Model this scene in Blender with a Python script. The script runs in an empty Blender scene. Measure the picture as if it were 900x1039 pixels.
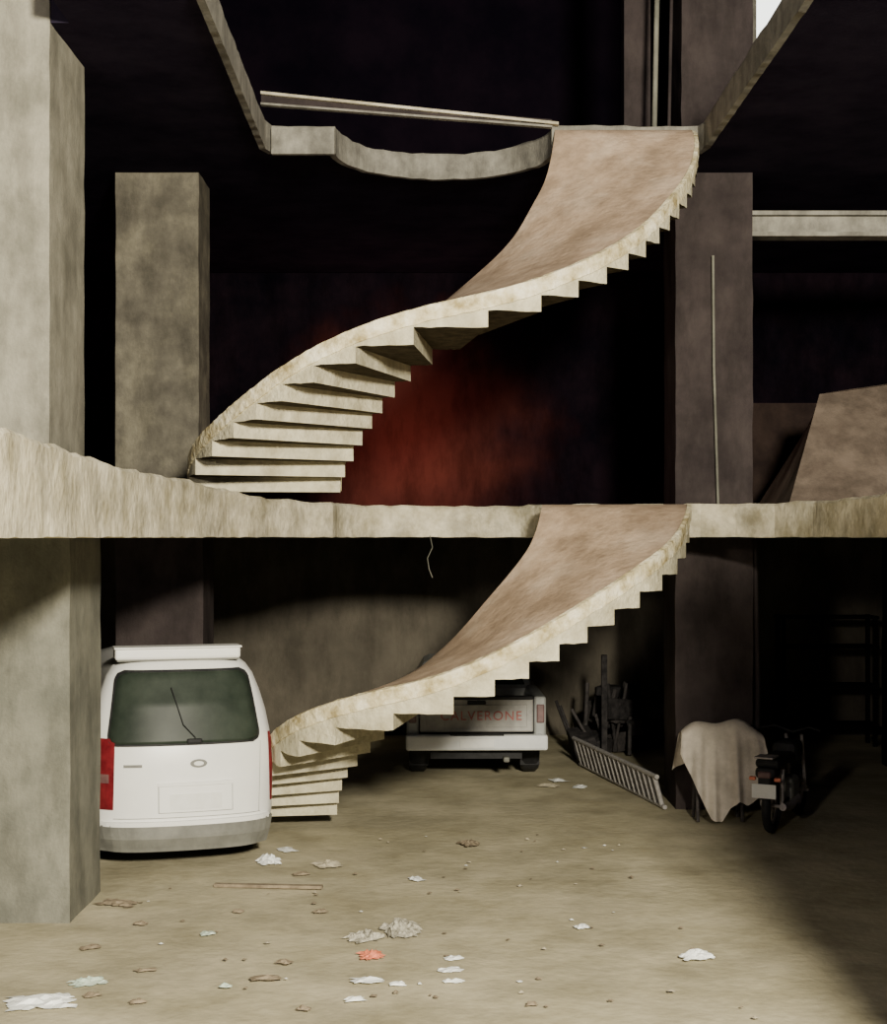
import bpy, bmesh, math, random
from mathutils import Vector, Matrix
random.seed(7)
R_=random.uniform
sc=bpy.context.scene

# ---------------------------------------------------------------- materials
def mat(name,c1,c2=None,rough=.85,scale=3.0,bump=.15,metal=0.0,c3=None,spec=None,fine=40,stain=0,patch=None,sz=.75):
    m=bpy.data.materials.new(name); m.use_nodes=True
    nt=m.node_tree; b=nt.nodes['Principled BSDF']
    b.inputs['Roughness'].default_value=rough
    b.inputs['Metallic'].default_value=metal
    if spec is not None: b.inputs['Specular IOR Level'].default_value=spec
    if c2 is None:
        b.inputs['Base Color'].default_value=(*c1,1); return m
    tc=nt.nodes.new('ShaderNodeTexCoord')
    n=nt.nodes.new('ShaderNodeTexNoise'); n.inputs['Scale'].default_value=scale
    n.inputs['Detail'].default_value=8; n.inputs['Roughness'].default_value=.65
    nt.links.new(tc.outputs['Object'],n.inputs['Vector'])
    r=nt.nodes.new('ShaderNodeValToRGB')
    r.color_ramp.elements[0].position=.35; r.color_ramp.elements[0].color=(*c1,1)
    r.color_ramp.elements[1].position=.65; r.color_ramp.elements[1].color=(*c2,1)
    if c3:
        e=r.color_ramp.elements.new(.5); e.color=(*c3,1)
    nt.links.new(n.outputs['Fac'],r.inputs['Fac'])
    col=r.outputs['Color']
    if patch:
        # glow of light painted into the wall colour: irregular round patch
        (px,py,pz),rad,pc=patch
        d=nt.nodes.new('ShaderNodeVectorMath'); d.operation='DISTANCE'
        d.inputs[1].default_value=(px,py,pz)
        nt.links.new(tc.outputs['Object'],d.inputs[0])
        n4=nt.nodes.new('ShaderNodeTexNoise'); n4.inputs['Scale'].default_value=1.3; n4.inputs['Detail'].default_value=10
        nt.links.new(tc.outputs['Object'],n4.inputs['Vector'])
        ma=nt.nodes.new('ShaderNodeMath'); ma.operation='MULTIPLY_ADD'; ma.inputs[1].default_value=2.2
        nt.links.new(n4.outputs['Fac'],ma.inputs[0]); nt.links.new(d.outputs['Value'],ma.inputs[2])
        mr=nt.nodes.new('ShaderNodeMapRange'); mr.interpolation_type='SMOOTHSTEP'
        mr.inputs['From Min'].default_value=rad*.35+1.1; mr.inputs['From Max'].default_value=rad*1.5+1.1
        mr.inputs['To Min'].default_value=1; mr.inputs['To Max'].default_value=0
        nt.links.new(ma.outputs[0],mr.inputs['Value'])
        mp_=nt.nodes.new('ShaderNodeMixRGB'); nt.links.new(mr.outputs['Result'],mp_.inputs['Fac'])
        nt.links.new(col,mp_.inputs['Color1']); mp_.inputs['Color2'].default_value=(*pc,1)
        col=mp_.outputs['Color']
    if stain:
        mp=nt.nodes.new('ShaderNodeMapping'); mp.inputs['Scale'].default_value=(2.2*sz/.75,2.2*sz/.75,.75) if sz==.75 else (sz,sz,sz)
        nt.links.new(tc.outputs['Object'],mp.inputs['Vector'])
        n3=nt.nodes.new('ShaderNodeTexNoise'); n3.inputs['Scale'].default_value=1.3; n3.inputs['Detail'].default_value=10
        n3.inputs['Roughness'].default_value=.7
        nt.links.new(mp.outputs['Vector'],n3.inputs['Vector'])
        r3=nt.nodes.new('ShaderNodeValToRGB')
        r3.color_ramp.elements[0].position=.38; r3.color_ramp.elements[0].color=(1-stain,1-stain,1-stain,1)
        r3.color_ramp.elements[1].position=.58; r3.color_ramp.elements[1].color=(1,1,1,1)
        nt.links.new(n3.outputs['Fac'],r3.inputs['Fac'])
        mx=nt.nodes.new('ShaderNodeMixRGB'); mx.blend_type='MULTIPLY'; mx.inputs['Fac'].default_value=1
        nt.links.new(col,mx.inputs['Color1']); nt.links.new(r3.outputs['Color'],mx.inputs['Color2'])
        col=mx.outputs['Color']
    nt.links.new(col,b.inputs['Base Color'])
    if bump:
        n2=nt.nodes.new('ShaderNodeTexNoise'); n2.inputs['Scale'].default_value=fine
        n2.inputs['Detail'].default_value=6
        nt.links.new(tc.outputs['Object'],n2.inputs['Vector'])
        bp=nt.nodes.new('ShaderNodeBump'); bp.inputs['Strength'].default_value=bump
        bp.inputs['Distance'].default_value=.03
        nt.links.new(n2.outputs['Fac'],bp.inputs['Height'])
        nt.links.new(bp.outputs['Normal'],b.inputs['Normal'])
    return m
def emis(name,c,s):
    m=bpy.data.materials.new(name); m.use_nodes=True
    b=m.node_tree.nodes['Principled BSDF']
    b.inputs['Base Color'].default_value=(*c,1)
    b.inputs['Emission Color'].default_value=(*c,1); b.inputs['Emission Strength'].default_value=s
    return m

M_edge =mat('concrete_edge',(.42,.375,.25),(.78,.72,.55),scale=3.0,bump=.6,fine=12,stain=.4,spec=.2,sz=1.6)
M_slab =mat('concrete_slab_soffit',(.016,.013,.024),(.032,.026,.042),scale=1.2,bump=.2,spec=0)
M_step =mat('concrete_step',(.46,.415,.28),(.70,.65,.47),scale=5,bump=.6,fine=22,stain=.2,spec=.2)
M_stepU=mat('step_soffit_shade',(.055,.048,.038),(.11,.095,.07),scale=7,bump=.5,fine=22,spec=0)  # step undersides: deep shade put into the base colour
M_fascia=mat('concrete_fascia_rough',(.34,.27,.13),(.90,.84,.64),scale=5,bump=.8,fine=16,c3=(.66,.58,.37),spec=.2)
M_pink =mat('stair_plaster_pinkish',(.34,.245,.165),(.62,.48,.35),scale=1.8,bump=.4,c3=(.49,.36,.25),stain=.25,spec=.2,fine=14,sz=2.0)
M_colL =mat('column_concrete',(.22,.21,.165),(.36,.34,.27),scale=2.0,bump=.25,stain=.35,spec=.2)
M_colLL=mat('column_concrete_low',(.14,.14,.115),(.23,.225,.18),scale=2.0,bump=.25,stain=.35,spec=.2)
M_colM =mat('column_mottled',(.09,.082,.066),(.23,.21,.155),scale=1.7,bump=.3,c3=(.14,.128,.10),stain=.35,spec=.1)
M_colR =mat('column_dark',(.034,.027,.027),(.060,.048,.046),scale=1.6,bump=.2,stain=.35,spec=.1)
M_ground=mat('dirt_ground',(.36,.32,.205),(.54,.485,.335),scale=.9,bump=.35,c3=(.455,.41,.275),fine=9,stain=.24,spec=.2,sz=.9)
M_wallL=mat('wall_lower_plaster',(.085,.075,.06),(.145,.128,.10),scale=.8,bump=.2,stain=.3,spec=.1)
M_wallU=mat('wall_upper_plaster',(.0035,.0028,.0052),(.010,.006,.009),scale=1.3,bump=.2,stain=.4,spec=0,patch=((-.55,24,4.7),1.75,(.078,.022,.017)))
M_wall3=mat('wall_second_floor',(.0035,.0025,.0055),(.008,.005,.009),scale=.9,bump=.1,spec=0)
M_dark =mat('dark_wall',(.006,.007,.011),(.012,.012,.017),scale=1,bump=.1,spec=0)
M_greybeam=mat('grey_beam',(.19,.18,.155),(.33,.315,.265),scale=5,bump=.3,stain=.35,spec=.2)
M_rod  =mat('weathered_steel',(.22,.20,.19),(.38,.34,.32),scale=20,bump=.1,rough=.6,metal=.3)
M_rung =mat('galvanised_slat',(.26,.25,.24),(.42,.40,.38),scale=20,bump=.1,rough=.6)
M_white=mat('van_white_paint',(.78,.78,.75),(.84,.84,.81),scale=1.5,bump=0,rough=.35)
M_glass=mat('tinted_glass',(.015,.022,.016),(.036,.046,.035),scale=2,bump=0,rough=.4,spec=.15)
M_black=mat('black_rubber',(.012,.012,.013),(.025,.025,.026),scale=8,bump=.1,rough=.6,spec=.2)
M_bump =mat('bumper_grey',(.13,.13,.115),(.20,.20,.175),scale=4,bump=.1,rough=.6)
M_red  =mat('tail_lamp_red',(.10,.006,.010),(.19,.015,.02),scale=10,bump=0,rough=.3)
M_redd =mat('tail_lamp_dusty',(.10,.05,.05),(.17,.09,.085),scale=10,bump=0,rough=.4)
M_plate=mat('plate_white',(.70,.70,.66),(.78,.78,.75),scale=6,bump=0,rough=.5)
M_silver=mat('truck_silver',(.24,.25,.24),(.34,.35,.34),scale=3,bump=0,rough=.4,metal=.1)
M_chrome=mat('bumper_chrome',(.60,.62,.62),(.72,.73,.72),scale=3,bump=0,rough=.35)
M_tgate=mat('tailgate_panel',(.24,.235,.22),(.38,.37,.34),scale=4,bump=0,rough=.5)
M_letter=mat('lettering_red',(.34,.10,.09),(.42,.14,.13),scale=9,bump=0)
M_wood =mat('weathered_wood',(.12,.08,.05),(.22,.16,.11),scale=9,bump=.3)
M_tarp =mat('tarpaulin_brown',(.13,.10,.078),(.21,.165,.13),scale=2,bump=.2,stain=.35,spec=.1)
M_cloth=mat('cloth_greyish',(.46,.41,.34),(.68,.61,.52),scale=4,bump=.2)
M_plast=mat('plastic_white',(.72,.74,.71),(.86,.88,.85),scale=6,bump=0,rough=.5)
M_green=mat('plastic_green',(.35,.45,.36),(.55,.62,.52),scale=6,bump=0,rough=.5)
M_orange=mat('plastic_orange',(.60,.16,.08),(.75,.25,.15),scale=6,bump=0,rough=.5)
M_card =mat('card_brown',(.13,.10,.065),(.26,.21,.14),scale=9,bump=.2)
M_greytrash=mat('trash_grey',(.12,.11,.08),(.55,.52,.42),scale=30,bump=.2)
M_stone=mat('stone',(.35,.31,.22),(.5,.45,.33),scale=9,bump=.3)
M_shelf=mat('shelf_dark',(.006,.006,.007),(.014,.012,.012),scale=9,bump=.2,spec=0)

# ---------------------------------------------------------------- mesh helpers
def mesh(name,verts,faces,mats,fm=None,parent=None,smooth=False,merge=False):
    me=bpy.data.meshes.new(name); me.from_pydata([tuple(v) for v in verts],[],faces)
    if not isinstance(mats,(list,tuple)): mats=[mats]
    for m in mats: me.materials.append(m)
    if fm:
        for p,i in zip(me.polygons,fm): p.material_index=i
    bm=bmesh.new(); bm.from_mesh(me)
    if merge: bmesh.ops.remove_doubles(bm,verts=bm.verts,dist=.0005)
    bmesh.ops.recalc_face_normals(bm,faces=bm.faces)
    bm.to_mesh(me); bm.free()
    if smooth:
        for p in me.polygons: p.use_smooth=True
    o=bpy.data.objects.new(name,me); sc.collection.objects.link(o)
    if parent: o.parent=parent
    return o
def empty(name,loc=(0,0,0),rz=0):
    e=bpy.data.objects.new(name,None); sc.collection.objects.link(e)
    e.location=loc; e.rotation_euler=(0,0,rz); e.empty_display_size=.2
    return e
def bev(o,w,seg=2):
    m=o.modifiers.new('b','BEVEL'); m.width=w; m.segments=seg; m.limit_method='ANGLE'; return o
def box(name,x0,x1,y0,y1,z0,z1,m,parent=None,b=0):
    v=[(x,y,z) for z in (z0,z1) for y in (y0,y1) for x in (x0,x1)]
    f=[(0,1,3,2),(4,6,7,5),(0,4,5,1),(2,3,7,6),(0,2,6,4),(1,5,7,3)]
    o=mesh(name,v,f,m,parent=parent)
    if b: bev(o,b)
    return o
def roughbox(name,x0,x1,y0,y1,z0,z1,m,parent=None,step=.25,j=.006):
    """concrete block, subdivided, with chipped wobbly surface"""
    bm=bmesh.new(); bmesh.ops.create_cube(bm,size=1)
    for v in bm.verts:
        v.co=Vector(((x0+x1)/2+v.co.x*(x1-x0),(y0+y1)/2+v.co.y*(y1-y0),(z0+z1)/2+v.co.z*(z1-z0)))
    for ax in range(3):
        L=(x1-x0,y1-y0,z1-z0)[ax]; lo=(x0,y0,z0)[ax]; n=int(L/step)
        for i in range(1,n):
            no=[0,0,0]; no[ax]=1; co=[0,0,0]; co[ax]=lo+L*i/n
            bmesh.ops.bisect_plane(bm,geom=bm.verts[:]+bm.edges[:]+bm.faces[:],plane_co=co,plane_no=no)
    for v in bm.verts:
        v.co+=Vector((R_(-j,j),R_(-j,j),0))
    bmesh.ops.recalc_face_normals(bm,faces=bm.faces)
    me=bpy.data.meshes.new(name); bm.to_mesh(me); bm.free(); me.materials.append(m)
    o=bpy.data.objects.new(name,me); sc.collection.objects.link(o)
    if parent:o.parent=parent
    return o
def tube(name,pts,r,m,parent=None,res=3,cyc=False):
    cu=bpy.data.curves.new(name,'CURVE'); cu.dimensions='3D'; cu.bevel_depth=r; cu.bevel_resolution=res
    s=cu.splines.new('POLY'); s.points.add(len(pts)-1)
    for p,q in zip(s.points,pts): p.co=(*q,1)
    s.use_cyclic_u=cyc; cu.use_fill_caps=True
    o=bpy.data.objects.new(name,cu); sc.collection.objects.link(o); o.data.materials.append(m)
    dg=bpy.context.evaluated_depsgraph_get()
    me=bpy.data.meshes.new_from_object(o.evaluated_get(dg)); me.materials.clear(); me.materials.append(m)
    bpy.data.objects.remove(o); o=bpy.data.objects.new(name,me); sc.collection.objects.link(o)
    if parent: o.parent=parent
    return o
def wheel(name,x,y,r,w,parent,rimmat=None):
    """tyre + rim, axle along x"""
    prof=[(r*.55,-w/2),(r*.9,-w/2),(r,-w*.32),(r,w*.32),(r*.9,w/2),(r*.55,w/2)]
    n=32;v=[];f=[]
    for i in range(n):
        a=2*math.pi*i/n
        for (rr,xx) in prof: v.append((x+xx,y+rr*math.cos(a),r+rr*math.sin(a)))
    k=len(prof)
    for i in range(n):
        for j in range(k-1): f.append((i*k+j,((i+1)%n)*k+j,((i+1)%n)*k+j+1,i*k+j+1))
    mesh(name+'_tyre',v,f,M_black,parent=parent,smooth=True)
    v=[];f=[]
    for s in (-1,1):
        b=len(v); v.append((x+s*w*.25,y,r))
        for i in range(n):
            a=2*math.pi*i/n; v.append((x+s*w*.45,y+r*.56*math.cos(a),r+r*.56*math.sin(a)))
        for i in range(n): f.append((b,b+1+i,b+1+(i+1)%n))
    mesh(name+'_rim',v,f,rimmat or M_silver,parent=parent)
def interp(x,tab):
    if x<=tab[0][0]: return tab[0][1]
    for (a,b),(c,d) in zip(tab,tab[1:]):
        if x<=c: return b+(d-b)*(x-a)/(c-a)
    return tab[-1][1]
def smooth_interp(x,tab):
    return sum(interp(x+d,tab)*w for d,w in ((-6,.15),(-3,.2),(0,.3),(3,.2),(6,.15)))

# ---------------------------------------------------------------- ground + shell
def ground():
    nx,ny=90,90;v=[];f=[]
    for j in range(ny+1):
        for i in range(nx+1):
            x=-14+28*i/nx; y=1+23.1*j/ny
            z=.008*math.sin(x*2.1+y*.7)*math.sin(y*1.3)+R_(-.002,.002)-.010
            v.append((x,y,z))
    for j in range(ny):
        for i in range(nx):
            a=j*(nx+1)+i; f.append((a,a+1,a+nx+2,a+nx+1))
    mesh('floor',v,f,M_ground,smooth=True)
ground()
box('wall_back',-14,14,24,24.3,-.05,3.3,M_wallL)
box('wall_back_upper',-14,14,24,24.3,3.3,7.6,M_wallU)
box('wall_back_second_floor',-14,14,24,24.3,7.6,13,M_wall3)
box('wall_left',-14.2,-14,1,24.3,-.05,13,M_dark)
box('wall_right',14,14.2,1,24.3,-.05,13,M_dark)

CY=16.4
def arcpts():
    return [(-1.2*math.cos(math.radians(a)),CY+1.2*math.sin(math.radians(a))) for a in range(0,181,6)]
path1=[(-2.15,4.5),(-2.22,6.2),(-2.27,7.5),(-2.36,8.8),(-2.41,10.3),(-2.38,11.7),(-2.26,13.0),(-2.08,14.2),(-1.8,15.2),(-1.5,15.95),(-1.22,16.3)]+arcpts()+[(2.0,CY),(2.85,CY),(3.2,16.2),(3.55,15.85),(3.8,15.2),(3.92,14.2),(3.98,13.0),(4.02,11),(4.05,8.0)]
ztop1=[(0,3.80),(2.5,3.77),(6,3.74),(8.6,3.70),(11,3.60),(12.6,3.57),(18,3.56),(20,3.58),(22,3.64),(30,3.72)]
path2=[(-1.89,11.55),(-1.9,12.6),(-1.93,14.5),(-1.95,16.2),(-1.9,CY)]+arcpts()+[(2.0,CY),(2.82,CY),(2.85,16.2),(2.86,14),(2.87,11.55)]
ztop2=[(0,7.76),(40,7.76)]
def resample(path,step):
    out=[path[0]];dist=[0];d=0
    for a,b in zip(path,path[1:]):
        L=math.dist(a,b); n=max(1,int(L/step))
        for i in range(1,n+1):
            out.append((a[0]+(b[0]-a[0])*i/n,a[1]+(b[1]-a[1])*i/n)); dist.append(d+L*i/n)
        d+=L
    return out,dist
def slab(name,path,zb,zt,ztab,yfront,w=.22,jz=.012,edgemat=M_edge,notch=None):
    root=empty(name)
    P,D=resample(path,.14)
    off=[]
    for i,p in enumerate(P):
        a=P[max(0,i-1)];b=P[min(len(P)-1,i+1)]
        t=Vector((b[0]-a[0],b[1]-a[1])).normalized(); n=Vector((-t.y,t.x))
        off.append((p[0]+n.x*w,p[1]+n.y*w))
    P2,_=resample([ (path[0][0],yfront)]+path[1:],.4)
    ring=[]
    for i,p in enumerate(P2):
        a=P2[max(0,i-1)];b=P2[min(len(P2)-1,i+1)]
        t=Vector((b[0]-a[0],b[1]-a[1])).normalized(); n=Vector((-t.y,t.x))
        ring.append((p[0]+n.x*w*.5,p[1]+n.y*w*.5))
    ring+= [(13.9,ring[-1][1]),(13.9,23.95),(-13.9,23.95)]
    if notch: ring+=list(notch)+[(notch[-1][0],yfront)]
    else: ring+=[(-13.9,yfront)]
    bm=bmesh.new()
    vs=[bm.verts.new((x,y,zb+.03)) for x,y in ring]
    fc=bm.faces.new(vs)
    r=bmesh.ops.extrude_face_region(bm,geom=[fc])
    for g in r['geom']:
        if isinstance(g,bmesh.types.BMVert): g.co.z=zt
    bmesh.ops.triangulate(bm,faces=[f for f in bm.faces if len(f.verts)>4])
    bmesh.ops.recalc_face_normals(bm,faces=bm.faces)
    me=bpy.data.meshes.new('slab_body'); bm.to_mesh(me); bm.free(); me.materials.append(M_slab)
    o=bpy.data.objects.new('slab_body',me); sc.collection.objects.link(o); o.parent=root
    v=[];f=[]
    for p,q,d in zip(P,off,D):
        top=interp(d,ztab)+R_(-jz,jz)+.012*math.sin(d*3.1)*math.sin(d*1.7); bot=zb+R_(-.006,.006)
        mid=(top+bot)/2; e=R_(-.0015,.0015)
        v+=[(p[0]+e,p[1]+e,bot),(p[0]+e,p[1],mid),(p[0],p[1]+e,top-.025),(p[0]*.9+q[0]*.1,p[1]*.9+q[1]*.1,top),(q[0],q[1],top),(q[0],q[1],bot)]
    k=6
    for i in range(len(P)-1):
        for j in range(k): f.append((i*k+j,i*k+(j+1)%k,(i+1)*k+(j+1)%k,(i+1)*k+j))
    f.append(tuple(range(k))); f.append(tuple((len(P)-1)*k+j for j in range(k)))
    mesh('edge_beam',v,f,edgemat,parent=root)
    return root
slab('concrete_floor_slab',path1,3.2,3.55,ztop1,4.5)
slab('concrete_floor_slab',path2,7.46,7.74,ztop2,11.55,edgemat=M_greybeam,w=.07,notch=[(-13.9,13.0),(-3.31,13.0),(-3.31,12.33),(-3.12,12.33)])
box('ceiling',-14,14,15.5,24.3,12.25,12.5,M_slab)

# ---------------------------------------------------------------- columns
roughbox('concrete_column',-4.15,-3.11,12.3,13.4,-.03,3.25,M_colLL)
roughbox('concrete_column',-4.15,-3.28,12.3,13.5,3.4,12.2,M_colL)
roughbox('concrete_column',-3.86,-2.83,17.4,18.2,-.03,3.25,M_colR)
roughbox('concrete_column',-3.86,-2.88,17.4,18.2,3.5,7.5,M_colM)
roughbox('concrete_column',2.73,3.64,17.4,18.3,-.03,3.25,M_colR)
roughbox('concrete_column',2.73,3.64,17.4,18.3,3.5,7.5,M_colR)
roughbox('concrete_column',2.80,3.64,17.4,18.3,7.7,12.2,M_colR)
roughbox('concrete_column',6.2,7.0,20,20.9,-.03,3.25,M_dark)

# ---------------------------------------------------------------- helical stairs
def helix(name,tab,T,h,base,ro,ri,dz):
    root=empty(name,(0,CY,0))
    zt=lambda a: smooth_interp(a,tab)
    RO=lambda a: smooth_interp(a,ro)
    RI=lambda a: smooth_interp(a,ri)
    DZ=lambda a: smooth_interp(a,dz)      # cross-fall: inner edge a little higher
    z0=zt(0); z1=zt(180)
    n=max(1,round((z1-z0)/h)); hh=(z1-z0)/n
    bounds=[0.0]; a=0
    for i in range(1,n):
        target=z0+hh*i
        while zt(a)<target and a<180: a+=.1
        bounds.append(a)
    bounds.append(180.0)
    def P(r,a,z,j=0):
        t=math.radians(180+a)
        return ((r+R_(-j,j))*math.cos(t),(r+R_(-j,j))*math.sin(t),z+R_(-j,j))
    N=150; band=min(.15,T)
    # plaster coat on the smooth top
    v=[];f=[];M=6
    for i in range(N+1):
        a=180*i/N; z=zt(a)
        for q in range(M+1):
            s=q/M; v.append(P((RI(a)-.02)*(1-s)+(RO(a)-.045)*s,a,z+DZ(a)*(1-s)+.006))
    for i in range(N):
        for q in range(M):
            k=i*(M+1)+q; f.append((k,k+1,k+M+2,k+M+1))
    mesh('plastered_top',v,f,M_pink,parent=root,smooth=True)
    v=[];f=[]
    for i in range(N+1):
        a=180*i/N; z=zt(a)
        zb=max(z-band,base); zi=z+DZ(a)
        v+=[P(RI(a)-.02,a,zi-.03),P(RO(a)-.07,a,z-.03),P(RO(a)-.04,a,z+R_(.004,.010)),P(RO(a),a,z-.005,.005),P(RO(a)+.004,a,z-band*.5 if z-band>base else (z+zb)/2,.006),P(RO(a),a,zb,.006),P(RI(a)-.02,a,max(zb+DZ(a),base))]
    k=7
    for i in range(N):
        for j in range(k): f.append((i*k+j,i*k+(j+1)%k,(i+1)*k+(j+1)%k,(i+1)*k+j))
    f.append(tuple(range(k))); f.append(tuple(N*k+j for j in range(k)))
    mesh('inclined_slab',v,f,M_fascia,parent=root)
    for s,(a0,a1) in enumerate(zip(bounds,bounds[1:])):
        zb=max(zt(a0)-T,base); m=max(3,int((a1-a0)/1.5)); ins=.018
        if zt(a1)-zb<.06: continue
        v=[];f=[];fm=[];j=.005
        for i in range(m+1):
            a=a0+(a1-a0)*i/m; ztp=max(zt(a)-band*.6,zb+.01)
            v+=[P(RI(a),a,zb,j),P(RI(a),a,max(ztp+DZ(a)-.02,zb+.01)),P(RO(a)-ins,a,ztp),P(RO(a)-ins,a,zb,j)]
        for i in range(m):
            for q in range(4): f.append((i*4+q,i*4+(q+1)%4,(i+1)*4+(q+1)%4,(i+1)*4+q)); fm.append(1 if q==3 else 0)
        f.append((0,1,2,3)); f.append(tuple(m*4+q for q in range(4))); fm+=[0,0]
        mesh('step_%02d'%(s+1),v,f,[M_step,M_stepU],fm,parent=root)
    return root
upper=[(-10,3.72),(0,3.86),(22,4.18),(33,4.33),(45,4.56),(60,4.91),(71,5.12),(81,5.27),(90,5.37),(103.5,5.52),(111,5.66),(120,5.84),(133.5,6.20),(147,6.68),(160,7.10),(170,7.45),(178,7.74),(190,7.74)]
lower=[(-10,.2),(0,.40),(15,.72),(30,1.05),(50,1.35),(58,1.50),(71,1.71),(90,1.93),(103,2.20),(111,2.40),(120,2.63),(133.5,2.93),(145,3.15),(158,3.42),(164,3.55),(190,3.55)]
helix('spiral_staircase',lower,.25,.158,0.0,
      [(0,2.05),(30,2.12),(45,2.38),(58,2.68),(75,2.8),(145,2.8),(160,2.74),(180,2.66)],
      [(0,1.18),(140,1.18),(180,1.10)],[(70,0),(88,.12),(108,.12),(125,.04),(140,0)])
helix('spiral_staircase',upper,.17,.158,3.55,
      [(0,2.8),(150,2.8),(180,2.78)],[(0,1.15),(140,1.16),(180,1.26)],
      [(60,0),(85,.22),(105,.33),(119,.30),(129,.24),(140,.16),(158,0)])

# ---------------------------------------------------------------- rail, posts, pipes on the upper levels
r=empty('steel_rail')
def bar(nm,a,b,hgt,dep,m):
    a=Vector(a);b=Vector(b); v=[]
    for p in(a,b):
        for dy in(0,dep):
            for dz in(0,hgt): v.append((p.x,p.y+dy,p.z+dz))
    mesh(nm,v,[(0,1,3,2),(4,6,7,5),(0,4,5,1),(2,3,7,6),(0,2,6,4),(1,5,7,3)],m,parent=r)
bar('flange_top',(-1.98,16.0,8.00),(1.27,16.3,7.75),.03,.08,M_edge)
bar('web',(-1.98,16.05,7.90),(1.2,16.35,7.72),.10,.02,M_colR)
bar('flange_bottom',(-1.98,16.0,7.885),(1.2,16.3,7.72),.022,.08,M_greybeam)
box('wooden_formwork_board',-1.9,-1.2,16.28,16.36,7.42,7.72,M_greybeam,b=.01)
r=empty('steel_prop')
box('post',2.2,2.52,18.0,18.3,7.76,12.2,M_colR,r)
for x,t in ((2.45,.03),(2.62,.02)):
    tube('prop',[(x,17.2,7.76),(x+.1,17.3,12.1)],t,M_colR if t<.03 else M_colLL,r)
tube('drain_pipe',[(3.22,17.33,3.56),(3.17,17.33,5.2),(3.16,17.33,6.5)],.016,M_colLL)
tube('drain_pipe',[(3.70,17.5,.0),(3.72,17.5,1.5),(3.68,17.5,3.2)],.03,M_colR)
b=empty('steel_beam')
box('web',3.66,9,17.62,17.70,6.80,7.04,M_greybeam,b)
box('flange_top',3.66,9,17.52,17.8,7.02,7.07,M_greybeam,b)
box('flange_bottom',3.66,9,17.52,17.8,6.77,6.82,M_greybeam,b)
w=empty('window_1')
box('pane',5.05,5.5,23.9,23.97,11.2,12.0,emis('sky_pane',(.85,.88,.85),3),w)
box('frame_left',4.98,5.05,23.85,23.99,11.15,12.05,M_greybeam,w)
box('frame_right',5.5,5.57,23.85,23.99,11.15,12.05,M_greybeam,w)
def tarp():
    root=empty('tarpaulin_heap')
    def sheet(nm,a,b,c,d,m):
        a,b,c,d=map(Vector,(a,b,c,d)); n=14; v=[];f=[]
        for j in range(n+1):
            for i in range(n+1):
                p=a.lerp(d,i/n).lerp(b.lerp(c,i/n),j/n)
                e=.02*math.sin(i*.9+j*.5)*math.sin(math.pi*i/n)*math.sin(math.pi*j/n)
                v.append(p+Vector((0,e,e)))
        for j in range(n):
            for i in range(n): k=j*(n+1)+i; f.append((k,k+1,k+n+2,k+n+1))
        mesh(nm,v,f,m,parent=root,smooth=True)
    sheet('sheet_front',(3.95,16.9,3.58),(4.68,18.4,4.98),(5.10,18.5,5.05),(4.72,16.8,3.58),M_tarp)
    sheet('sheet_side',(4.72,16.8,3.58),(5.10,18.5,5.05),(8.2,18.7,5.5),(8.2,17.3,3.58),M_tarp)
    sheet('sheet_back',(3.95,16.9,3.58),(4.68,18.4,4.98),(4.9,19.2,4.9),(4.1,19.4,3.58),M_tarp)
    sheet('sheet_rear',(4.1,19.4,3.58),(4.9,19.2,4.9),(8.2,19.4,5.4),(8.2,19.6,3.58),M_wood)
    sheet('sheet_top',(4.68,18.4,4.98),(4.9,19.2,4.9),(8.2,19.4,5.4),(8.2,18.7,5.5),M_tarp)
tarp()
box('brick_parapet',3.66,9,21.5,21.7,3.56,5.15,mat('parapet_brown',(.020,.014,.013),(.038,.026,.022),scale=3,bump=.3,spec=0))
tube('hanging_wire',[(-.16,17.5,3.22),(-.13,17.5,3.08),(-.19,17.5,2.95),(-.17,17.5,2.82),(-.13,17.5,2.72)],.005,M_colLL)

# ---------------------------------------------------------------- van
van=empty('van',(-2.47,14.25,0),math.radians(17)); van.scale=(.96,1,1.05)
HW=[(.18,.82),(.3,.88),(.5,.91),(.9,.925),(1.15,.912),(1.4,.865),(1.6,.805),(1.75,.745),(1.84,.68),(1.90,.60),(1.935,.48)]
TILT=[(.18,.06),(.3,.0),(.5,.0),(.8,.02),(1.1,.05),(1.5,.16),(1.75,.27),(1.84,.33),(1.90,.41),(1.935,.52)]
def ry(x,z):
    h=interp(z,HW); return .12*(x/.9)**2+interp(z,TILT)+.16*min(1,abs(x)/h)**7
zs=[.18,.22,.3,.38,.5,.65,.8,.95,1.1,1.2,1.3,1.4,1.5,1.6,1.68,1.75,1.8,1.84,1.87,1.90,1.92,1.935]
nx=28; v=[];f=[]
for z in zs:
    h=interp(z,HW)
    for i in range(nx+1):
        x=-h+2*h*i/nx; v.append((x,ry(x,z),z))
for j in range(len(zs)-1):
    for i in range(nx):
        a=j*(nx+1)+i; f.append((a,a+1,a+nx+2,a+nx+1))
ring=[j*(nx+1) for j in range(len(zs))]+[(len(zs)-1)*(nx+1)+i for i in range(1,nx)]+[j*(nx+1)+nx for j in reversed(range(len(zs)))]
prev=ring; base_pts=[v[i] for i in ring]
for yy,drop,zm,ws in ((.72,0,9,1),(1.3,.02,9,1),(2.4,.06,9,1),(3.4,.11,9,.99),(3.9,.12,1.68,.98),(4.3,.12,1.36,.97),(4.6,.12,1.12,.96),(4.95,.12,1.0,.92),(5.08,.12,.8,.85)):
    cur=[]
    for (x,y,z) in base_pts:
        zz=z-drop*max(0,(z-1.3)/.63)
        v.append((x*ws,max(y,yy),min(zz,zm))); cur.append(len(v)-1)
    for i in range(len(ring)-1): f.append((prev[i],prev[i+1],cur[i+1],cur[i]))
    prev=cur
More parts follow.
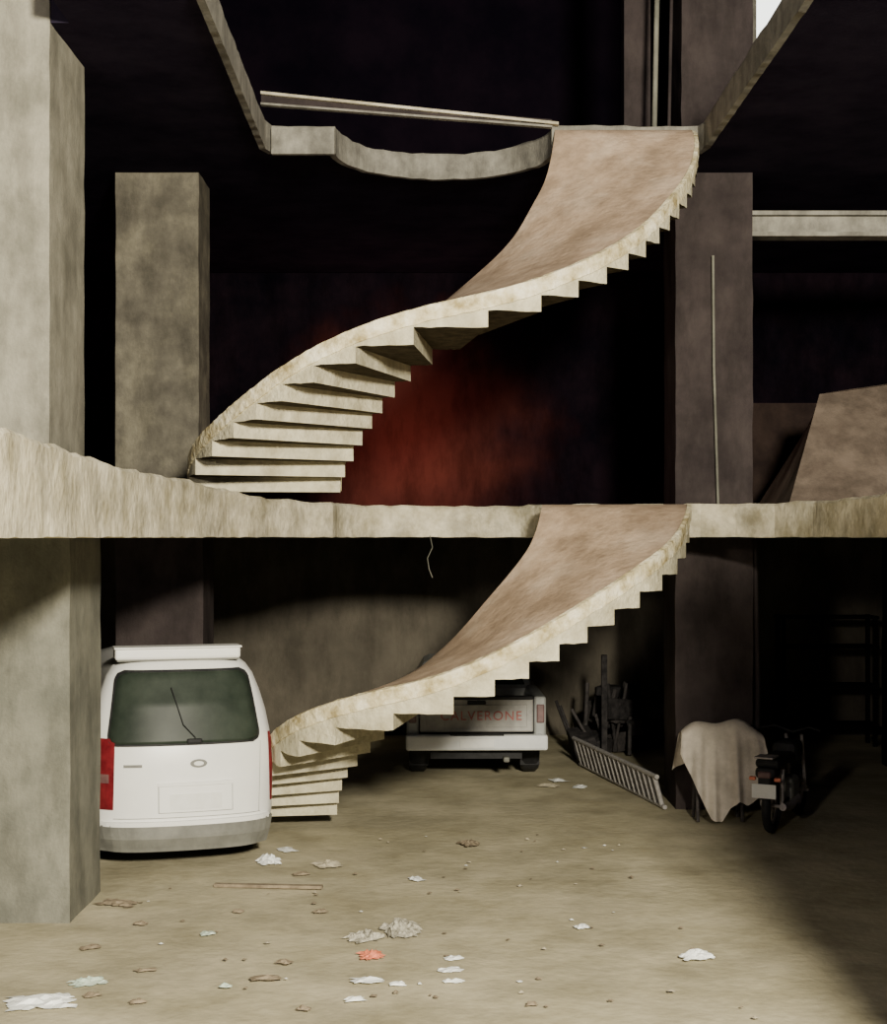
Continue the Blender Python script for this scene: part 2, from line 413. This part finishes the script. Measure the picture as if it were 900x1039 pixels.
f.append(tuple(prev))
mesh('body',v,f,M_white,parent=van,smooth=True,merge=True)
def patch(name,z0,z1,fa,fb,off,m,nz=14,nxx=14,thick=.02,parent=van):
    v=[];f=[]
    for layer in (0,1):
        for j in range(nz+1):
            t=j/nz; z=z0+(z1-z0)*t
            a,b=fa(t),fb(t)
            for i in range(nxx+1):
                x=a+(b-a)*i/nxx; v.append((x,ry(x,z)-off+layer*thick,z))
    n=(nz+1)*(nxx+1)
    for j in range(nz):
        for i in range(nxx):
            a=j*(nxx+1)+i; q=(a,a+1,a+nxx+2,a+nxx+1); f.append(q); f.append(tuple(k+n for k in q))
    bd=[i for i in range(nxx+1)]+[j*(nxx+1)+nxx for j in range(1,nz+1)]+[nz*(nxx+1)+i for i in range(nxx-1,-1,-1)]+[j*(nxx+1) for j in range(nz-1,0,-1)]
    for i in range(len(bd)):
        a,b=bd[i],bd[(i+1)%len(bd)]; f.append((a,b,b+n,a+n))
    return mesh(name,v,f,m,parent=parent,smooth=False)
def rr(h0,h1,r):
    def g(t):
        e=min(t,1-t)/.16; c=0 if e>=1 else r*(1-math.sqrt(max(0,1-(1-e)**2)))
        return h0+(h1-h0)*t-c
    return g
g=rr(.785,.675,.09); patch('rear_window_seal',1.13,1.81,lambda t:-g(t),g,.012,M_black,nz=24,nxx=20)
g2=rr(.765,.655,.09); o=patch('rear_window',1.15,1.79,lambda t:-g2(t),g2,.02,M_glass,nz=24,nxx=20)
for p in o.data.polygons: p.use_smooth=True
for s,nm in ((-1,'left'),(1,'right')):
    patch('tail_lamp_'+nm,.56,1.20,(lambda t:-interp(.56+.64*t,HW)*.995) if s<0 else (lambda t:.88-.01*t),(lambda t:-.72+.02*t) if s<0 else (lambda t:interp(.56+.64*t,HW)*.995),.012,M_red,nz=12,nxx=6,thick=.04)
patch('reverse_lamp_left',.80,.88,lambda t:-.88,lambda t:-.76,.018,M_redd,nz=3,nxx=5,thick=.02)
patch('bumper',.17,.42,lambda t:-.905+.05*(1-t),lambda t:.905-.05*(1-t),.05,M_bump,nz=8,nxx=24,thick=.09)
patch('bumper_step',.41,.45,lambda t:-.86,lambda t:.86,.052,M_white,nz=3,nxx=24,thick=.07)
patch('tailgate_gap_bottom',.475,.480,lambda t:-.72,lambda t:.76,.003,M_bump,nz=2,nxx=20,thick=.01)
patch('tailgate_gap_side',.48,1.13,lambda t:.745+.03*t-.002,lambda t:.745+.03*t+.002,.002,M_bump,nz=16,nxx=1,thick=.01)
sx=.09
patch('plate_recess',.52,.775,lambda t:sx-.375,lambda t:sx+.375,.004,M_bump,thick=.01)
patch('number_plate_garnish',.526,.77,lambda t:sx-.368,lambda t:sx+.368,.010,M_white,thick=.02)
patch('number_plate',.55,.69,lambda t:sx-.26,lambda t:sx+.26,.020,M_plate,thick=.01)
patch('tailgate_handle',.765,.795,lambda t:sx-.38,lambda t:sx+.38,.025,M_white,thick=.03)
el=lambda r,c:((lambda t:c-r*math.sqrt(max(.02,1-(2*t-1)**2))),(lambda t:c+r*math.sqrt(max(.02,1-(2*t-1)**2))))
a1,b1=el(.085,sx+.03); patch('badge_ring',.925,1.0,a1,b1,.012,M_bump,thick=.01)
a1,b1=el(.05,sx+.03); patch('badge_centre',.942,.983,a1,b1,.018,M_plate,thick=.01)
patch('model_badge',.94,.965,lambda t:-.62,lambda t:-.44,.008,M_bump,thick=.01)
tube('wiper_arm',[(.09,ry(0,1.2)-.05,1.2),(-.03,ry(-.1,1.3)-.05,1.32),(-.14,ry(-.2,1.6)-.05,1.66)],.004,M_black,van)
box('wiper_motor',0,.16,ry(0.1,1.18)-.05,ry(0.1,1.18),1.14,1.19,M_black,van,b=.02)
for s,nm in ((-1,'left'),(1,'right')):
    v=[];f=[];ny=16
    for j,z in enumerate((1.16,1.3,1.45,1.56)):
        for i in range(ny+1): v.append((s*(interp(z,HW)+.012),.85+2.6*i/ny,z-.02*i/ny))
    for j in range(3):
        for i in range(ny): a=j*(ny+1)+i; f.append((a,a+1,a+ny+2,a+ny+1))
    mesh('side_window_'+nm,v,f,M_glass,parent=van)
box('underbody',-.78,.78,.3,4.8,.17,.32,M_black,van)
for x in(-.78,.78):
    for y in (1.0,4.1): wheel('wheel',x,y,.33,.2,van)
# raised roof lip
box('roof_lip_panel',-.68,.60,.36,.60,1.90,2.01,M_white,van,b=.025)
box('roof_lip_shadow_gap',-.66,.58,.38,.60,1.885,1.905,M_bump,van,b=.006)
box('roof_lip_flange',-.69,.61,.34,.62,2.002,2.02,M_plate,van,b=.006)

# ---------------------------------------------------------------- pickup truck
tk=empty('pickup_truck',(.43,19.25,0),math.radians(1))
box('tailgate',-.74,.74,0,.07,.66,1.10,M_tgate,tk,b=.02)
box('tailgate_top_rail',-.74,.74,-.015,.08,1.08,1.13,M_black,tk,b=.015)
box('tailgate_inset',-.66,.66,-.012,.01,.72,1.02,M_tgate,tk,b=.01)
box('tailgate_handle',-.12,.12,-.03,0,1.02,1.07,M_black,tk,b=.01)
for s,nm in ((-1,'left'),(1,'right')):
    x0,x1=sorted((s*.75,s*.91))
    box('bed_side_'+nm,x0,x1,.02,2.25,.55,1.12,M_silver,tk,b=.03)
    box('tail_lamp_'+nm,min(s*.785,s*.885),max(s*.785,s*.885),-.012,.05,.78,1.02,M_redd,tk,b=.015)
    box('mud_flap_'+nm,min(s*.62,s*.88),max(s*.62,s*.88),.72,.74,.12,.5,M_black,tk)
    box('fender_flare_'+nm,min(s*.88,s*.95),max(s*.88,s*.95),.7,1.7,.62,.72,M_black,tk,b=.02)
box('rear_bumper',-.92,.92,-.16,.0,.44,.64,M_chrome,tk,b=.03)
box('bumper_step_pad',-.35,.35,-.165,-.02,.63,.655,M_black,tk,b=.01)
box('number_plate',-.22,.22,-.175,-.16,.48,.60,M_plate,tk,b=.004)
box('bed_floor',-.75,.75,.07,2.2,.56,.62,M_black,tk)
box('chassis',-.6,.6,.1,4.4,.30,.5,M_black,tk)
box('rear_axle',-.7,.7,1.05,1.2,.28,.42,M_black,tk)
box('exhaust',.35,.43,-.05,1.0,.27,.34,M_bump,tk,b=.02)
prof=[(1.5,.5,.88,1.08,.86),(1.54,.5,.90,1.12,.84),(1.66,.5,.90,1.40,.72),(1.8,.5,.90,1.46,.68),(2.7,.5,.90,1.47,.68),(3.1,.5,.90,1.36,.70),(3.5,.5,.90,1.05,.82),(4.3,.5,.88,.98,.80),(4.5,.5,.84,.82,.76)]
v=[];f=[]
for (y,zb,wb,zt,wt) in prof:
    zm=min(1.05,zt-.03)
    pts=[(-wb,zb),(-wb,zm),(-wt,zt-.04),(-wt+.08,zt),(wt-.08,zt),(wt,zt-.04),(wb,zm),(wb,zb)]
    v+=[(x,y,z) for x,z in pts]
for i in range(len(prof)-1):
    for j in range(8): f.append((i*8+j,i*8+(j+1)%8,(i+1)*8+(j+1)%8,(i+1)*8+j))
f.append(tuple(range(8)));f.append(tuple((len(prof)-1)*8+j for j in range(8)))
mesh('cab_body',v,f,M_silver,parent=tk)
mesh('cab_rear_window',[(-.74,1.52,1.13),(.74,1.52,1.13),(.64,1.63,1.38),(-.64,1.63,1.38),(-.74,1.6,1.13),(.74,1.6,1.13),(.64,1.72,1.38),(-.64,1.72,1.38)],[(0,1,2,3),(4,5,6,7),(0,1,5,4),(1,2,6,5),(2,3,7,6),(3,0,4,7)],M_glass,parent=tk)
for x in(-.76,.76):
    for y in (1.0,3.6): wheel('wheel',x,y,.36,.24,tk)
cu=bpy.data.curves.new('t','FONT'); cu.body='CALVERONE'; cu.size=.17; cu.extrude=.005; cu.align_x='CENTER'; cu.align_y='CENTER'; cu.space_character=1.15
to=bpy.data.objects.new('t',cu); sc.collection.objects.link(to)
me=bpy.data.meshes.new_from_object(to.evaluated_get(bpy.context.evaluated_depsgraph_get())); bpy.data.objects.remove(to)
me.materials.clear(); me.materials.append(M_letter)
o=bpy.data.objects.new('tailgate_lettering',me); sc.collection.objects.link(o); o.parent=tk; o.location=(0.06,-.02,.87); o.rotation_euler=(math.radians(90),0,0)

# ---------------------------------------------------------------- ladder / slatted grate (on its side)
ld=empty('ladder',(0,0,0))
A=Vector((1.92,20.7,0.03));B=Vector((2.60,17.35,0.03))
lean=Vector((-.10,-.03,.36))
tube('rail_1',[A,B],.028,M_rung,ld); tube('rail_2',[A+lean,B+lean],.028,M_rung,ld)
for i in range(18):
    p=A.lerp(B,(i+.5)/18); tube('rung',[p,p+lean],.03,M_rung,ld,res=1)

# ---------------------------------------------------------------- dark scrap beside the ladder
sp=empty('scrap_pile',(0,0,0))
M_sc=mat('scrap_dark',(.02,.019,.02),(.06,.055,.055),scale=12,bump=.3,spec=.1)
M_sc2=mat('scrap_mid',(.04,.037,.037),(.09,.08,.078),scale=12,bump=.3,spec=.1)
for i in range(12):
    x=R_(1.95,2.85);y=R_(21.4,22.8);L=R_(.5,1.2)
    tube('bar',[(x,y,0.02),(x+R_(-.4,.4),y+R_(-.1,.3),L)],R_(.02,.04),random.choice([M_sc,M_sc2]),sp,res=1)
for i in range(16):
    s=R_(.15,.32)
    o=box('scrap_block',-s,s,-s*.6,s*.6,0,s*1.3,random.choice([M_sc,M_sc,M_sc2]),sp,b=.02); o.location=(R_(1.95,3.2),R_(21.5,22.8),0 if i<9 else R_(.3,.6)); o.rotation_euler=(R_(-.2,.2),R_(-.3,.3),R_(0,3))
box('board_post',2.28,2.36,21.3,21.4,0,1.5,M_sc,sp)
st=empty('storage_shelf',(5.9,22.6,0),0)
for x in(-.7,.7):
    for y in(0,.4): box('post',x-.03,x+.03,y-.03,y+.03,0,2.0,M_shelf,st)
for z in(.3,.9,1.5,1.95): box('board',-.75,.75,-.05,.45,z,z+.04,M_shelf,st)

# ---------------------------------------------------------------- motorcycle with plate (rear view)
mb=empty('motorcycle',(3.42,15.75,0),math.radians(-27))
def mwheel(nm,y):
    r0=.29
    tube(nm+'_tyre',[(0,y+(r0-.045)*math.cos(a*math.pi/16),r0+(r0-.045)*math.sin(a*math.pi/16)) for a in range(32)],.05,M_black,mb,cyc=True)
    tube(nm+'_rim',[(0,y+.19*math.cos(a*math.pi/16),r0+.19*math.sin(a*math.pi/16)) for a in range(32)],.015,M_rod,mb,cyc=True)
    for a in range(0,32,4): tube(nm+'_spoke',[(0,y,r0),(0,y+.19*math.cos(a*math.pi/16),r0+.19*math.sin(a*math.pi/16))],.006,M_rod,mb,res=0)
    tube(nm+'_axle',[(-.12,y,r0),(.12,y,r0)],.02,M_rod,mb)
mwheel('rear_wheel',.3); mwheel('front_wheel',1.5)
for s in(-1,1):
    tube('shock',[(s*.11,.3,.29),(s*.10,.38,.68)],.022,M_rod,mb)
    tube('fork',[(s*.08,1.5,.29),(s*.09,1.28,.95)],.02,M_rod,mb)
    tube('swing_arm',[(s*.09,.3,.29),(s*.09,.85,.34)],.018,M_black,mb)
    tube('handlebar',[(0,1.25,.98),(s*.2,1.2,1.05),(s*.34,1.08,1.03)],.014,M_black,mb)
    box('indicator',min(s*.10,s*.17),max(s*.10,s*.17),.0,.05,.60,.64,M_orange,mb,b=.01)
box('seat',-.13,.13,.08,.85,.72,.82,M_black,mb,b=.04)
box('tail_cowl',-.11,.11,.0,.3,.62,.74,M_black,mb,b=.04)
box('fuel_tank',-.14,.14,.8,1.2,.68,.92,M_black,mb,b=.07)
box('engine',-.14,.14,.65,1.0,.28,.55,M_bump,mb,b=.05)
tube('exhaust',[(.14,.9,.3),(.16,.5,.27),(.17,.1,.32)],.04,M_rod,mb)
box('rear_mudguard',-.07,.07,-.02,.12,.40,.66,M_black,mb,b=.02)
box('tail_lamp',-.07,.07,-.025,.02,.63,.70,M_redd,mb,b=.015)
box('number_plate',-.13,.13,-.035,-.02,.42,.57,M_plate,mb,b=.004)
box('luggage_rack',-.1,.1,-.05,.2,.84,.86,M_rod,mb,b=.005)
# cloth thrown over a trestle in front of the column, hanging to a ragged point
cl=empty('draped_cloth',(0,0,0))
for x in (2.86,3.36):
    for y in (16.62,16.92): tube('trestle_leg',[(x,y,0),(x,16.77,1.0)],.02,M_sc2,cl)
tube('trestle_bar',[(2.8,16.77,1.0),(3.42,16.77,1.0)],.025,M_sc2,cl)
hem=[(0,.78),(.08,.60),(.20,.34),(.34,.05),(.46,.02),(.54,.16),(.64,.26),(.74,.20),(.88,.32),(1,.60)]
v=[];f=[];nu,nv=60,30
for j in range(nv+1):
    t=j/nv*2-1
    for i in range(nu+1):
        u=i/nu
        h=interp(u,hem) if t<0 else .5+.1*math.sin(u*9)
        q=abs(t)
        sp_=1+.10*q
        x=3.15+(u-.5)*.92*sp_
        ridge=1.12-.12*abs(2*u-1)**2.5+.03*math.sin(u*11)
        z=ridge-(ridge-h)*q**1.15
        fold=.035*math.sin(u*26+1.2*q)*q+.02*math.sin(u*47)*q
        y=16.77+(t if q<.12 else math.copysign(.12+.25*(q-.12),t))*.9+fold
        v.append((x,y,z))
for j in range(nv):
    for i in range(nu): a=j*(nu+1)+i; f.append((a,a+1,a+nu+2,a+nu+1))
mesh('cloth',v,f,M_cloth,parent=cl,smooth=True)

# ---------------------------------------------------------------- litter
def crumple(name,x,y,sx,sy,h,m,rz=0,parent=None,n=9):
    v=[];f=[]
    for j in range(n+1):
        for i in range(n+1):
            u=i/n*2-1;w=j/n*2-1; e=1-max(abs(u),abs(w))**2
            v.append((u*sx*(1+R_(-.3,.22)),w*sy*(1+R_(-.3,.22)),.004+max(0,e*h*R_(.2,1))))
    for j in range(n):
        for i in range(n): a=j*(n+1)+i; f.append((a,a+1,a+n+2,a+n+1))
    o=mesh(name,v,f,m,parent=parent); o.location=(x,y,.006); o.rotation_euler=(0,0,rz); return o
crumple('plastic_bag',-2.76,10.15,.22,.15,.05,M_plast,.2)
crumple('plastic_bag',-2.55,10.6,.12,.09,.04,M_green,.5)
crumple('plastic_bag',1.93,11.25,.12,.08,.06,M_plast,.2)
crumple('plastic_bag',-1.72,14.55,.11,.14,.08,M_plast,.2)
crumple('rubbish_heap',-.34,11.98,.15,.18,.11,M_greytrash,.1)
crumple('rubbish_heap',-.63,11.78,.14,.12,.07,M_greytrash,.6)
crumple('orange_wrapper',-.55,11.28,.09,.10,.05,M_orange,.3)
crumple('cardboard_scrap',-2.84,12.9,.17,.10,.03,M_card,-.4)
crumple('cardboard_scrap',.27,15.4,.10,.12,.05,M_card,.4)
crumple('cardboard_scrap',-1.12,14.4,.13,.12,.05,M_stone,.4)
p=box('wooden_plank',-.5,.5,-.035,.035,0,.03,M_card,b=.005); p.location=(-1.6,13.5,.0); p.rotation_euler=(0,0,-.08)
lt=empty('paper_litter')
for (x,y,sx_,sy,m) in ((-.55,10.64,.11,.06,M_plast),(-.33,10.55,.06,.04,M_plast),(.075,11.2,.07,.05,M_plast),(.05,10.9,.09,.06,M_plast),(.07,10.62,.08,.04,M_plast),(-.61,10.2,.07,.04,M_plast),(-.25,13.8,.06,.08,M_plast),(-1.60,15.1,.08,.11,M_plast),(-1.35,14.0,.08,.05,M_card),(-1.29,10.7,.11,.05,M_card),(-1.2,11.1,.06,.04,M_card),(1.13,12.1,.06,.05,M_plast),(1.50,19.4,.10,.12,M_plast),(1.75,18.9,.08,.12,M_plast),(1.35,19.0,.12,.1,M_stone),(-2.2,10.9,.08,.04,M_card),(-1.9,11.9,.06,.05,M_green),(-2.75,11.5,.08,.05,M_card),(-1.05,12.6,.06,.04,M_card),(-2.45,10.3,.06,.04,M_card),(-1.55,10.5,.05,.03,M_green),(-2.1,10.15,.06,.03,M_card),(-.95,10.0,.05,.03,M_card),(.6,10.1,.04,.03,M_card),(-1.75,12.6,.05,.04,M_card),(-2.5,12.2,.06,.04,M_card)):
    crumple('scrap',x,y,sx_,sy,.03,m,R_(-.6,.6),lt,n=5)
n=0
while n<70:
    x=R_(-2.65,2.4);y=R_(9.4,16)
    if (abs(x+.5)<.5 and abs(y-11.6)<.75) or (abs(x+1.6)<.6 and abs(y-13.5)<.2) or (y>13.9 and x<-1.2): continue
    s=R_(.01,.024); n+=1
    crumple('bit',x,y,s,s,s*.8,random.choice([M_stone,M_card,M_card,M_plast]),R_(0,3),lt,n=2)

# ---------------------------------------------------------------- unseen block added out of frame to cast the dark half of the yard
roughbox('shadow_blocker',2.74,7.5,5.6,6.0,-.05,5.16,M_colL,step=.6)

# ---------------------------------------------------------------- lights
def point(name,loc,P,c,rad):
    l=bpy.data.lights.new(name,'POINT'); l.energy=P; l.color=c; l.shadow_soft_size=rad
    o=bpy.data.objects.new(name,l); sc.collection.objects.link(o); o.location=loc
point('street_lamp_light',(2.9,-3.0,6.8),26500,(1.0,.925,.755),.7)
point('fill_light',(-5.5,-5.0,6.0),2600,(1.0,.91,.78),.5)  # added fill from the left, lifts the shadowed side of the yard
point('wall_glow_light',(-.6,22.8,4.6),55,(1.0,.50,.42),.15)  # added light without a fixture, for the reddish glow on the back wall
w=bpy.data.worlds.new('night'); sc.world=w; w.use_nodes=True
bg=w.node_tree.nodes['Background']; bg.inputs['Color'].default_value=(.13,.13,.20,1); bg.inputs['Strength'].default_value=.5

# ---------------------------------------------------------------- camera (level, ~3.2 m up)
c=bpy.data.cameras.new('camera'); co=bpy.data.objects.new('camera',c); sc.collection.objects.link(co)
co.location=(0,0,3.2); co.rotation_euler=(math.radians(90),0,0)
c.sensor_fit='VERTICAL'; c.sensor_height=36; c.lens=36*1500/1039; c.shift_y=25.5/1039
c.clip_end=200
sc.camera=co
